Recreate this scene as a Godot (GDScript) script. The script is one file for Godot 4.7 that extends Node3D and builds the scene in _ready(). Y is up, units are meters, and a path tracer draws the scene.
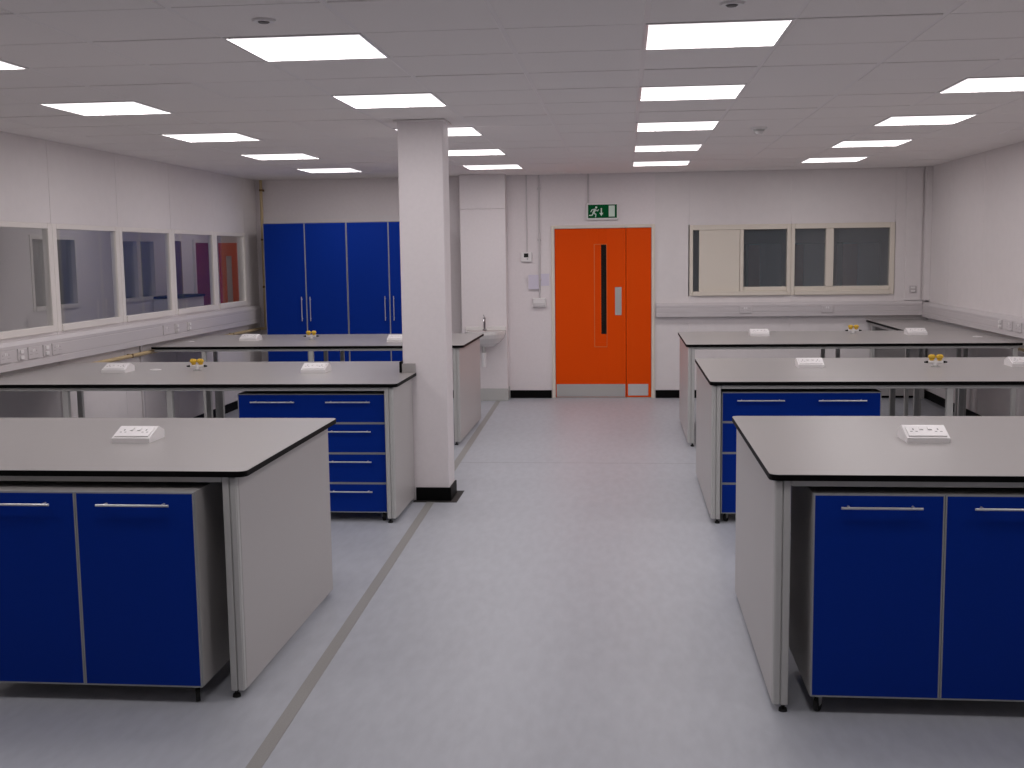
extends Node3D
# x to the right, y up; "d" is the distance ahead of the camera's start line (z = -d)

const XL := -4.527      # glazed wall
const XR := 3.558       # plain wall
const DW := 13.74       # wall with the orange door
const DB := -1.6        # wall behind the camera
const H := 2.705        # ceiling
const HB := 0.935       # worktop height

var M := {}
var used := {}
var box_cache := {}

# ------------------------------------------------------------------ helpers
func V(x: float, y: float, d: float) -> Vector3:
	return Vector3(x, y, -d)

func ns() -> SurfaceTool:
	var st := SurfaceTool.new()
	st.begin(Mesh.PRIMITIVE_TRIANGLES)
	return st

func tri(st: SurfaceTool, a: Vector3, b: Vector3, c: Vector3, n: Vector3) -> void:
	# clockwise seen from the side n points to
	if (b - a).cross(c - a).dot(n) > 0.0:
		var t := b
		b = c
		c = t
	for p in [a, b, c]:
		st.set_normal(n)
		st.add_vertex(p)

func quad(st: SurfaceTool, a: Vector3, b: Vector3, c: Vector3, d: Vector3, hint: Vector3) -> void:
	var n := (b - a).cross(c - a)
	if n.length() < 1e-12:
		n = (c - a).cross(d - a)
	n = n.normalized()
	if n.dot(hint) < 0.0:
		n = -n
	tri(st, a, b, c, n)
	tri(st, a, c, d, n)

func add_box(st: SurfaceTool, c: Vector3, s: Vector3, bv := 0.0) -> void:
	var h := s * 0.5
	bv = minf(bv, minf(h.x, minf(h.y, h.z)) * 0.9)
	var ax := [Vector3.RIGHT, Vector3.UP, Vector3.BACK]
	for i in 3:
		var j := (i + 1) % 3
		var k := (i + 2) % 3
		for sg in [-1.0, 1.0]:
			var n: Vector3 = ax[i] * sg
			var o: Vector3 = c + n * h[i]
			var u: Vector3 = ax[j] * (h[j] - bv)
			var w: Vector3 = ax[k] * (h[k] - bv)
			quad(st, o - u - w, o + u - w, o + u + w, o - u + w, n)
	if bv <= 0.0:
		return
	for i in 3:
		var j := (i + 1) % 3
		var k := (i + 2) % 3
		for sj in [-1.0, 1.0]:
			for sk in [-1.0, 1.0]:
				var e: Vector3 = ax[i] * (h[i] - bv)
				var p: Vector3 = c + ax[j] * sj * h[j] + ax[k] * sk * (h[k] - bv)
				var q: Vector3 = c + ax[j] * sj * (h[j] - bv) + ax[k] * sk * h[k]
				quad(st, p - e, p + e, q + e, q - e, ax[j] * sj + ax[k] * sk)
	for sx in [-1.0, 1.0]:
		for sy in [-1.0, 1.0]:
			for sz in [-1.0, 1.0]:
				var n := Vector3(sx, sy, sz).normalized()
				var p := c + Vector3(sx * h.x, sy * (h.y - bv), sz * (h.z - bv))
				var q := c + Vector3(sx * (h.x - bv), sy * h.y, sz * (h.z - bv))
				var r := c + Vector3(sx * (h.x - bv), sy * (h.y - bv), sz * h.z)
				tri(st, p, q, r, n)

# box by ranges of x, y and d
func rng(st: SurfaceTool, x0: float, x1: float, y0: float, y1: float, d0: float, d1: float, bv := 0.0) -> void:
	add_box(st, Vector3((x0 + x1) * 0.5, (y0 + y1) * 0.5, -(d0 + d1) * 0.5), Vector3(absf(x1 - x0), absf(y1 - y0), absf(d1 - d0)), bv)

func one(x0: float, x1: float, y0: float, y1: float, d0: float, d1: float, bv := 0.0) -> SurfaceTool:
	var st := ns()
	rng(st, x0, x1, y0, y1, d0, d1, bv)
	return st

func basis_for(dir: Vector3) -> Array:
	var up := Vector3.UP if absf(dir.normalized().y) < 0.95 else Vector3.RIGHT
	var u := dir.cross(up).normalized()
	return [u, dir.normalized().cross(u).normalized()]

# round bar, cone or disc between two points, smooth sides and flat caps
func cyl(st: SurfaceTool, a: Vector3, b: Vector3, r0: float, r1: float, n := 14) -> void:
	var uv := basis_for(b - a)
	var dir := (b - a).normalized()
	for i in n:
		var t0 := TAU * i / n
		var t1 := TAU * (i + 1) / n
		var e0: Vector3 = uv[0] * cos(t0) + uv[1] * sin(t0)
		var e1: Vector3 = uv[0] * cos(t1) + uv[1] * sin(t1)
		var ps := [a + e0 * r0, b + e0 * r1, b + e1 * r1, a + e1 * r0]
		var nn := [e0, e0, e1, e1]
		var order := [0, 1, 2, 0, 2, 3]
		if (ps[1] - ps[0]).cross(ps[2] - ps[0]).dot(e0 + e1) > 0.0:
			order = [0, 2, 1, 0, 3, 2]
		for k in order:
			st.set_normal(nn[k])
			st.add_vertex(ps[k])
		if r0 > 0.0:
			tri(st, a, a + e0 * r0, a + e1 * r0, -dir)
		if r1 > 0.0:
			tri(st, b, b + e0 * r1, b + e1 * r1, dir)

func tube(st: SurfaceTool, pts: Array, r: float, n := 10) -> void:
	for i in pts.size() - 1:
		cyl(st, pts[i], pts[i + 1], r, r, n)
		if i > 0:
			ball(st, pts[i], Vector3(r, r, r), 8, 5)

func ball(st: SurfaceTool, c: Vector3, r: Vector3, n := 14, m := 8) -> void:
	for i in n:
		for j in m:
			var ps := []
			var nn := []
			for q in [[0, 0], [1, 0], [1, 1], [0, 1]]:
				var a: float = TAU * (i + q[0]) / n
				var b: float = PI * (j + q[1]) / m - PI * 0.5
				var e := Vector3(cos(a) * cos(b), sin(b), sin(a) * cos(b))
				nn.append((e / r).normalized())
				ps.append(c + e * r)
			for t in [[0, 1, 2], [0, 2, 3]]:
				var x: Vector3 = (ps[t[1]] - ps[t[0]]).cross(ps[t[2]] - ps[t[0]])
				if x.length() < 1e-14:
					continue
				var o: Array = t if x.dot(nn[t[0]]) < 0.0 else [t[0], t[2], t[1]]
				for k in o:
					st.set_normal(nn[k])
					st.add_vertex(ps[k])

# polygon (Vector2 list) swept from `from` along `by`; u and v are the axes of its plane
func prism(st: SurfaceTool, poly: Array, u: Vector3, v: Vector3, from: Vector3, by: Vector3) -> void:
	var pk := PackedVector2Array(poly)
	var idx := Geometry2D.triangulate_polygon(pk)
	var bn := by.normalized()
	for t in range(0, idx.size(), 3):
		var p := []
		for k in 3:
			var q: Vector2 = pk[idx[t + k]]
			p.append(from + u * q.x + v * q.y)
		tri(st, p[0], p[1], p[2], -bn)
		tri(st, p[0] + by, p[1] + by, p[2] + by, bn)
	var ccw := not Geometry2D.is_polygon_clockwise(pk)
	for i in pk.size():
		var a: Vector2 = pk[i]
		var b: Vector2 = pk[(i + 1) % pk.size()]
		var o2 := Vector2(b.y - a.y, a.x - b.x)
		if not ccw:
			o2 = -o2
		var pa := from + u * a.x + v * a.y
		var pb := from + u * b.x + v * b.y
		quad(st, pa, pb, pb + by, pa + by, u * o2.x + v * o2.y)

func numbered(called: String) -> String:
	var n: int = used.get(called, 0)
	used[called] = n + 1
	return called if n == 0 else "%s_%03d" % [called, n]

func part(called: String, st: SurfaceTool, m: Material, parent: Node3D) -> MeshInstance3D:
	var o := MeshInstance3D.new()
	o.name = called
	o.mesh = st.commit()
	o.material_override = m
	o.cast_shadow = GeometryInstance3D.SHADOW_CASTING_SETTING_ON
	if parent.has_meta("base"):
		o.position = -(parent.get_meta("base") as Vector3)
	parent.add_child(o, true)
	return o

func sub(called: String, st: SurfaceTool, m: Material, parent: Node3D) -> MeshInstance3D:
	return part(called, st, m, parent)

# a thing: empty at its base, parts are given in room coordinates
func thing(called: String, label: String, category: String, base := Vector3.ZERO, group := "") -> Node3D:
	var o := Node3D.new()
	o.name = numbered(called)
	add_child(o)
	o.position = base
	o.set_meta("base", base)
	o.set_meta("label", label)
	o.set_meta("category", category)
	if group != "":
		o.set_meta("group", group)
	return o

func setting(called: String, label: String, category: String) -> Node3D:
	var o := thing(called, label, category)
	o.set_meta("kind", "structure")
	return o

func solo(called: String, st: SurfaceTool, m: Material, label: String, category: String, group := "") -> MeshInstance3D:
	var o := MeshInstance3D.new()
	o.name = numbered(called)
	o.mesh = st.commit()
	o.material_override = m
	add_child(o)
	o.set_meta("label", label)
	o.set_meta("category", category)
	if group != "":
		o.set_meta("group", group)
	return o

func copy(src: Node3D, called: String, label: String, base: Vector3) -> Node3D:
	var c: Node3D = src.duplicate()
	c.name = numbered(called)
	add_child(c)
	c.position = base
	c.set_meta("label", label)
	return c

# ------------------------------------------------------------------ materials
func mat(c: Color, rough := 0.5, metal := 0.0, spec := 0.5) -> StandardMaterial3D:
	var m := StandardMaterial3D.new()
	m.albedo_color = c
	m.roughness = rough
	m.metallic = metal
	m.metallic_specular = spec
	return m

func noise_tex(seed_: int, freq: float, c0: Color, c1: Color, size := 512, octaves := 4) -> NoiseTexture2D:
	var n := FastNoiseLite.new()
	n.seed = seed_
	n.noise_type = FastNoiseLite.TYPE_SIMPLEX_SMOOTH
	n.frequency = freq
	n.fractal_octaves = octaves
	var g := Gradient.new()
	g.set_color(0, c0)
	g.set_color(1, c1)
	var t := NoiseTexture2D.new()
	t.width = size
	t.height = size
	t.seamless = true
	t.noise = n
	t.color_ramp = g
	return t

func grained(c: Color, spread: float, seed_: int, freq: float, scale: Vector3, rough: float) -> StandardMaterial3D:
	var m := mat(Color.WHITE, rough)
	m.albedo_texture = noise_tex(seed_, freq, c.darkened(spread), c.lightened(spread * 0.6))
	m.uv1_triplanar = true
	m.uv1_world_triplanar = true
	m.uv1_scale = scale
	return m

func make_materials() -> void:
	M.wall = grained(Color(0.92, 0.90, 0.90), 0.012, 3, 0.02, Vector3(0.6, 0.6, 0.6), 0.45)
	M.wall_paint = grained(Color(0.935, 0.91, 0.915), 0.015, 5, 0.05, Vector3(0.8, 0.8, 0.8), 0.6)
	M.tile = grained(Color(0.955, 0.935, 0.93), 0.02, 7, 0.12, Vector3(1.6, 1.6, 1.6), 0.9)
	M.grid = mat(Color(0.93, 0.91, 0.91), 0.5)
	M.floor_ = grained(Color(0.705, 0.72, 0.75), 0.045, 11, 0.03, Vector3(0.9, 0.9, 0.32), 0.42)
	M.bar = mat(Color(0.50, 0.49, 0.49), 0.6)
	M.weld = mat(Color(0.50, 0.51, 0.53), 0.5)
	M.strip = grained(Color(0.60, 0.595, 0.585), 0.05, 13, 0.1, Vector3(2, 2, 2), 0.45)
	M.mat_ = grained(Color(0.13, 0.12, 0.115), 0.2, 14, 0.2, Vector3(4, 4, 4), 0.8)
	M.laminate = grained(Color(0.65, 0.635, 0.63), 0.015, 17, 0.2, Vector3(3, 3, 3), 0.33)
	M.panel_grey = grained(Color(0.755, 0.74, 0.735), 0.02, 19, 0.2, Vector3(3, 3, 3), 0.42)
	M.core = mat(Color(0.012, 0.012, 0.013), 0.6, 0.0, 0.25)
	M.frame = mat(Color(0.76, 0.76, 0.75), 0.42)
	M.edge = mat(Color(0.62, 0.63, 0.64), 0.4)
	M.carcass = mat(Color(0.68, 0.67, 0.66), 0.45)
	M.blue = grained(Color(0.028, 0.19, 0.585), 0.03, 23, 0.2, Vector3(3, 3, 3), 0.42)
	M.blue.metallic_specular = 0.2
	M.steel = mat(Color(0.86, 0.86, 0.86), 0.32, 0.6)
	M.brushed = mat(Color(0.74, 0.74, 0.73), 0.45, 0.35)
	M.chrome = mat(Color(0.75, 0.75, 0.76), 0.12, 1.0)
	M.black = mat(Color(0.012, 0.012, 0.013), 0.55, 0.0, 0.25)
	M.rubber = mat(Color(0.06, 0.06, 0.06), 0.7)
	M.white_plastic = mat(Color(0.93, 0.92, 0.92), 0.3)
	M.cream = mat(Color(0.90, 0.87, 0.82), 0.42)
	M.upvc = mat(Color(0.93, 0.91, 0.89), 0.35)
	M.trunk = mat(Color(0.82, 0.80, 0.805), 0.35)
	M.ceramic = mat(Color(0.92, 0.91, 0.90), 0.12)
	M.orange = grained(Color(0.95, 0.32, 0.02), 0.03, 29, 0.15, Vector3(2, 2, 2), 0.45)
	M.orange.metallic_specular = 0.2
	M.crimson = mat(Color(0.52, 0.04, 0.16), 0.4)
	M.plum = mat(Color(0.36, 0.24, 0.32), 0.5)
	M.yellow = mat(Color(0.86, 0.70, 0.22), 0.35)
	M.gas_pipe = mat(Color(0.80, 0.71, 0.54), 0.4)
	M.brass = mat(Color(0.45, 0.33, 0.16), 0.4, 0.5)
	M.green = mat(Color(0.0, 0.36, 0.18), 0.4, 0.0, 0.2)
	M.sign_white = mat(Color(0.86, 0.93, 0.88), 0.4)
	M.pins = mat(Color(0.62, 0.61, 0.61), 0.5)
	M.bead = mat(Color(0.90, 0.46, 0.20), 0.4)
	M.paper = mat(Color(0.87, 0.85, 0.91), 0.8)
	M.screen = mat(Color(0.12, 0.13, 0.12), 0.2)
	M.streak_grey = mat(Color(0.42, 0.44, 0.48), 0.5)  # grey of the added cupboards, imitating pale reflected streaks
	M.rust = mat(Color(0.50, 0.24, 0.22), 0.5)
	M.tinted = mat(Color(0.74, 0.79, 0.83, 0.10), 0.02)
	M.tinted.transparency = BaseMaterial3D.TRANSPARENCY_ALPHA
	M.glass = mat(Color(0.50, 0.58, 0.56, 0.06), 0.02)
	M.glass.transparency = BaseMaterial3D.TRANSPARENCY_ALPHA
	M.painted_dark_glass = mat(Color(0.10, 0.09, 0.08, 0.75), 0.03)  # darkness of the unlit space behind the door is painted into this glass
	M.painted_dark_glass.transparency = BaseMaterial3D.TRANSPARENCY_ALPHA
	M.glow = mat(Color(0.95, 0.95, 0.95), 0.5)
	M.glow.emission_enabled = true
	M.glow.emission = Color(1.0, 0.98, 0.985)
	M.glow.emission_energy_multiplier = 1.3

# ------------------------------------------------------------------ lamps
func ceiling_light(x: float, d: float, label: String, energy: float, y := H, sx := 0.58, sd := 0.575) -> void:
	var t := thing("ceiling_light", label, "ceiling light", V(x, y, d), "square light panels in the ceiling")
	var f := ns()
	var w := 0.012
	rng(f, x - sx / 2 - w, x - sx / 2, y - 0.004, y + 0.03, d - sd / 2 - w, d + sd / 2 + w)
	rng(f, x + sx / 2, x + sx / 2 + w, y - 0.004, y + 0.03, d - sd / 2 - w, d + sd / 2 + w)
	rng(f, x - sx / 2, x + sx / 2, y - 0.004, y + 0.03, d - sd / 2 - w, d - sd / 2)
	rng(f, x - sx / 2, x + sx / 2, y - 0.004, y + 0.03, d + sd / 2, d + sd / 2 + w)
	part("frame", f, M.white_plastic, t)
	part("diffuser", one(x - sx / 2, x + sx / 2, y + 0.004, y + 0.02, d - sd / 2, d + sd / 2), M.glow, t)
	var l := AreaLight3D.new()
	l.name = "panel_light"
	l.area_size = Vector2(sx, sd)
	l.light_energy = energy
	l.light_color = Color(1.0, 0.972, 0.975)
	l.shadow_enabled = true
	l.set("area_range", 30.0)
	l.set("area_attenuation", 2.0)
	l.position = Vector3(0, 0.002, 0)
	l.rotation.x = -PI / 2
	t.add_child(l, true)

# ------------------------------------------------------------------ bench
# s = +1: runs to the right of the aisle, -1: to the left
func bench(label: String, s: float, xa: float, xt: float, xe: float, d0: float, d1: float, front_legs: Array, back_legs: Array, stretch := [], notch := []) -> Node3D:
	var t := thing("lab_bench", label, "lab bench", V(xa, 0, d0), "long grey laboratory benches")
	# worktop outline in (x, d)
	var r := 0.035
	var poly: Array = []
	poly.append(Vector2(xe, d0))
	for k in 6:
		var a := PI * 0.5 * k / 5.0
		poly.append(Vector2(xt + s * (r - r * sin(a)), d0 + r - r * cos(a)))
	if notch.is_empty():
		for k in 6:
			var a := PI * 0.5 * k / 5.0
			poly.append(Vector2(xt + s * (r - r * cos(a)), d1 - r + r * sin(a)))
	else:
		poly.append(Vector2(xt, notch[1]))
		poly.append(Vector2(notch[0], notch[1]))
		poly.append(Vector2(notch[0], d1))
	poly.append(Vector2(xe, d1))
	var core := ns()
	prism(core, poly, Vector3.RIGHT, Vector3.FORWARD, Vector3(0, HB - 0.0235, 0), Vector3(0, 0.0223, 0))
	part("worktop", core, M.core, t)
	var skin := ns()
	var inner: Array = Geometry2D.offset_polygon(PackedVector2Array(poly), -0.0012)[0]
	prism(skin, inner, Vector3.RIGHT, Vector3.FORWARD, Vector3(0, HB - 0.0013, 0), Vector3(0, 0.0013, 0))
	part("worktop_surface", skin, M.laminate, t)
	var yt := HB - 0.0245
	var dpe: float = d1 - 0.03 if notch.is_empty() else notch[1] - 0.004
	# end panel with its post
	part("end_panel", one(xa, xa + s * 0.02, 0.03, yt, d0 + 0.05, dpe, 0.002), M.panel_grey, t)
	part("edge_post", one(xa, xa + s * 0.03, 0.03, yt, d0 + 0.018, d0 + 0.049, 0.006), M.frame, t)
	var post_d := [d0 + 0.018, dpe - 0.045]
	for q in post_d:
		var lg := part("leg", one(xa + s * 0.031, xa + s * 0.058, 0.03, yt, q, q + 0.045, 0.003), M.frame, t)
		foot(xa + s * 0.042, q + 0.022, lg, t)
	# rails under the top
	var xi := xa + s * 0.059
	part("rail", one(xi, xe - s * 0.02, yt - 0.0235, yt, d0 + 0.02, d0 + 0.05, 0.003), M.frame, t)
	part("rail", one((notch[0] if not notch.is_empty() else xi), xe - s * 0.02, yt - 0.0235, yt, d1 - 0.06, d1 - 0.03, 0.003), M.frame, t)
	for x in front_legs:
		var fl := part("leg", one(x - 0.02, x + 0.02, 0.03, yt - 0.024, d0 + 0.022, d0 + 0.062, 0.003), M.frame, t)
		foot(x, d0 + 0.042, fl, t)
		part("cross_rail", one(x - 0.015, x + 0.015, yt - 0.034, yt, d0 + 0.063, d1 - 0.071, 0.003), M.frame, t)
	for x in back_legs:
		var bl := part("leg", one(x - 0.02, x + 0.02, 0.03, yt - 0.024, d1 - 0.07, d1 - 0.03, 0.003), M.frame, t)
		foot(x, d1 - 0.05, bl, t)
	if not stretch.is_empty():
		part("stretcher", one(stretch[0], stretch[1], 0.12, 0.16, d1 - 0.065, d1 - 0.035, 0.003), M.frame, t)
	return t

func foot(x: float, d: float, leg: Node3D, t: Node3D) -> void:
	var st := ns()
	cyl(st, V(x, 0.012, d), V(x, 0.0295, d), 0.008, 0.008, 8)
	cyl(st, V(x, 0, d), V(x, 0.012, d), 0.017, 0.015, 12)
	var o := part("foot", st, M.rubber, leg)
	o.position = Vector3.ZERO

func bar_handle(c: Vector3, along: Vector3, length: float, parent: Node3D) -> void:
	# c lies on the front face (facing the camera, +z)
	var st := ns()
	var o := Vector3(0, 0, 0.032)
	cyl(st, c + o - along * length / 2, c + o + along * length / 2, 0.005, 0.005, 10)
	for k in [-1.0, 1.0]:
		var p: Vector3 = c + along * (length / 2 - 0.03) * k
		cyl(st, p, p + o, 0.005, 0.005, 8)
	sub("handle", st, M.steel, parent)

# blue front with pale edging, face at depth d
func front(called: String, x0: float, x1: float, y0: float, y1: float, d: float, t: Node3D) -> MeshInstance3D:
	var e := 0.007
	var o := part(called, one(x0 + e, x1 - e, y0 + e, y1 - e, d, d + 0.018, 0.001), M.blue, t)
	var st := ns()
	rng(st, x0 + 0.001, x0 + e, y0 + 0.001, y1 - 0.001, d + 0.0005, d + 0.018)
	rng(st, x1 - e, x1 - 0.001, y0 + 0.001, y1 - 0.001, d + 0.0005, d + 0.018)
	rng(st, x0 + e, x1 - e, y0 + 0.001, y0 + e, d + 0.0005, d + 0.018)
	rng(st, x0 + e, x1 - e, y1 - e, y1 - 0.001, d + 0.0005, d + 0.018)
	var ed := sub("edging", st, M.edge, o)
	ed.position = Vector3.ZERO
	return o

func handle_on(o: MeshInstance3D, x: float, y: float, d: float, along: Vector3, length: float) -> void:
	var n := o.get_child_count()
	bar_handle(V(x, y, d), along, length, o)
	(o.get_child(n) as Node3D).position = Vector3.ZERO

func caster(x: float, d: float, t: Node3D, turn: float) -> void:
	var st := ns()
	var c := V(x, 0.028, d)
	var ax := Vector3(cos(turn), 0, sin(turn))
	var back := Vector3(-sin(turn), 0, cos(turn)) * 0.014
	cyl(st, V(x, 0.062, d), V(x, 0.0695, d), 0.022, 0.022, 12)
	for k in [-1.0, 1.0]:
		var o: Vector3 = ax * 0.013 * k
		quad(st, c + o + Vector3(0, -0.004, 0) + back, c + o + Vector3(0, 0.036, 0) + back * 1.6, c + o + Vector3(0, 0.036, 0) - back * 1.2, c + o + Vector3(0, 0.0, 0) - back * 0.6, ax * k)
		quad(st, c + o * 0.8 + Vector3(0, -0.004, 0) + back, c + o * 0.8 + Vector3(0, 0.036, 0) + back * 1.6, c + o * 0.8 + Vector3(0, 0.036, 0) - back * 1.2, c + o * 0.8 - back * 0.6, -ax * k)
	var f := part("caster", st, M.steel, t)
	var w := ns()
	cyl(w, c - ax * 0.009, c + ax * 0.009, 0.028, 0.028, 18)
	var wo := sub("wheel", w, M.rubber, f)
	wo.position = Vector3.ZERO

func mobile_cabinet(called: String, label: String, x0: float, x1: float, d: float, depth: float, drawers: bool) -> void:
	var t := thing(called, label, "cabinet", V((x0 + x1) / 2, 0, d))
	var y0 := 0.07
	var y1 := 0.862
	var body := ns()
	var th := 0.018
	rng(body, x0, x0 + th, y0, y1, d + 0.019, d + depth, 0.001)
	rng(body, x1 - th, x1, y0, y1, d + 0.019, d + depth, 0.001)
	rng(body, x0 + th, x1 - th, y0, y0 + th, d + 0.019, d + depth)
	rng(body, x0 + th, x1 - th, y1 - th, y1, d + 0.019, d + depth)
	rng(body, x0 + th, x1 - th, y0 + th, y1 - th, d + depth - 0.01, d + depth)
	part("carcass", body, M.carcass, t)
	if drawers:
		var ys := [0.862, 0.665, 0.462, 0.26, 0.06]
		for k in 4:
			var o := front("drawer", x0, x1, ys[k + 1], ys[k], d, t)
			for hx in [x0 + (x1 - x0) * 0.245, x1 - (x1 - x0) * 0.245]:
				handle_on(o, hx, ys[k] - 0.053, d, Vector3.RIGHT, 0.30)
	else:
		var xm := (x0 + x1) / 2
		for k in 2:
			var a := x0 if k == 0 else xm
			var b := xm if k == 0 else x1
			var o := front("door", a, b, 0.07, y1, d, t)
			handle_on(o, (a + b) / 2 + 0.005, 0.814, d, Vector3.RIGHT, 0.295)
	for q in [[x0 + 0.036, d + 0.04, 0.5], [x1 - 0.036, d + 0.04, -0.4], [x0 + 0.06, d + depth - 0.06, 0.2], [x1 - 0.06, d + depth - 0.06, 0.9]]:
		caster(q[0], q[1], t, q[2])

# ------------------------------------------------------------------ things on the benches
func make_socket_box(label: String, base: Vector3) -> Node3D:
	var t := thing("socket_box", label, "socket box", Vector3.ZERO, "white socket boxes on the worktops")
	t.remove_meta("base")
	var prof := [Vector2(0, 0), Vector2(0, 0.022), Vector2(0.105, 0.061), Vector2(0.115, 0.062), Vector2(0.17, 0.039), Vector2(0.174, 0.035), Vector2(0.174, 0)]
	var st := ns()
	prism(st, prof, Vector3.FORWARD, Vector3.UP, Vector3(-0.09, 0, 0), Vector3(0.18, 0, 0))
	part("housing", st, M.white_plastic, t)
	# face plate on the sloping front with switches and outlets
	var u := Vector3(0, 0.039, -0.105).normalized()
	var n := Vector3(0, 0.105, 0.039).normalized()
	var o := Vector3(0, 0.022, 0)
	var pl := ns()
	prism(pl, [Vector2(-0.08, 0.012), Vector2(0.08, 0.012), Vector2(0.08, 0.098), Vector2(-0.08, 0.098)], Vector3.RIGHT, u, o, n * 0.006)
	var plate := part("face_plate", pl, M.white_plastic, t)
	for k in [-1.0, 1.0]:
		var sw := ns()
		var q: Vector3 = o + n * 0.006
		prism(sw, [Vector2(k * 0.018 - 0.008, 0.062), Vector2(k * 0.018 + 0.008, 0.062), Vector2(k * 0.018 + 0.008, 0.086), Vector2(k * 0.018 - 0.008, 0.086)], Vector3.RIGHT, u, q, n * 0.004)
		sub("switch", sw, M.white_plastic, plate)
		var pins := ns()
		for pp in [[0.0, 0.068, 0.003, 0.007], [-0.011, 0.048, 0.005, 0.003], [0.011, 0.048, 0.005, 0.003]]:
			var cx: float = k * 0.052 + pp[0]
			prism(pins, [Vector2(cx - pp[2], pp[1] - pp[3]), Vector2(cx + pp[2], pp[1] - pp[3]), Vector2(cx + pp[2], pp[1] + pp[3]), Vector2(cx - pp[2], pp[1] + pp[3])], Vector3.RIGHT, u, q - n * 0.002, n * 0.0023)
		sub("pin_holes", pins, M.pins, plate)
	t.position = base
	return t

func make_gas_tap(label: String, base: Vector3) -> Node3D:
	var t := thing("gas_tap", label, "gas tap", Vector3.ZERO, "double gas taps on the worktops")
	t.remove_meta("base")
	var st := ns()
	cyl(st, Vector3(0, 0, 0), Vector3(0, 0.005, 0), 0.032, 0.03, 18)
	cyl(st, Vector3(0, 0.005, 0), Vector3(0, 0.01, 0), 0.02, 0.016, 16)
	part("flange", st, M.brushed, t)
	st = ns()
	cyl(st, Vector3(0, 0.01, 0), Vector3(0, 0.04, 0), 0.013, 0.013, 14)
	cyl(st, Vector3(-0.052, 0.034, 0), Vector3(0.052, 0.034, 0), 0.011, 0.011, 12)
	part("body", st, M.white_plastic, t)
	for k in [-1.0, 1.0]:
		var nz := ns()
		cyl(nz, Vector3(k * 0.0525, 0.034, 0), Vector3(k * 0.066, 0.034, 0.006), 0.009, 0.007, 10)
		cyl(nz, Vector3(k * 0.066, 0.034, 0.006), Vector3(k * 0.078, 0.034, 0.011), 0.006, 0.005, 10)
		part("nozzle", nz, M.black, t)
		var kn := ns()
		var p := Vector3(k * 0.027, 0.045, 0)
		cyl(kn, p, p + Vector3(0, 0.01, 0), 0.014, 0.018, 12)
		add_box(kn, p + Vector3(0, 0.026, 0.004), Vector3(0.05, 0.034, 0.034), 0.011)
		part("lever", kn, M.yellow, t)
	t.position = base
	return t

# ------------------------------------------------------------------ main
func _ready() -> void:
	var cam := Camera3D.new()
	cam.name = "camera"
	cam.position = Vector3(0, 1.7713, 0)
	cam.rotation_order = EULER_ORDER_YXZ
	cam.rotation = Vector3(-0.1152, 0.0997, -0.0134)
	cam.keep_aspect = Camera3D.KEEP_HEIGHT
	cam.fov = rad_to_deg(2.0 * atan(384.0 / 1129.046))
	cam.near = 0.05
	cam.far = 100.0
	add_child(cam)
	cam.current = true

	var we := WorldEnvironment.new()
	we.name = "environment"
	var env := Environment.new()
	env.background_mode = Environment.BG_COLOR
	env.background_color = Color(0.02, 0.02, 0.025)
	env.tonemap_mode = Environment.TONE_MAPPER_LINEAR
	env.tonemap_exposure = 1.0
	env.sdfgi_enabled = true
	env.ssao_enabled = true
	env.ssil_enabled = true
	we.environment = env
	add_child(we)

	make_materials()

	# ceiling light panels: four lines of five in view, two more of each nearer
	var line_names := {-2: "line along the glazed wall", -1: "line passing the white column", 0: "line over the aisle", 1: "line along the windowless wall"}
	var ord := {4: "first from the door wall", 3: "second from the door wall", 2: "third from the door wall", 1: "fourth from the door wall", 0: "fifth from the door wall", -1: "sixth from the door wall", -2: "seventh from the door wall"}
	for c in [-2, -1, 0, 1]:
		for r in [4, 3, 2, 1, 0, -1]:
			ceiling_light(0.3932 + 1.8 * c, 5.1289 + 1.8 * r, "ceiling light, %s, %s" % [line_names[c], ord[r]], 0.68)

	build_shell()
	build_beyond()
	build_door()
	build_benches()
	build_cupboards()
	build_wall_fittings()
	build_bench_top_things()

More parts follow.
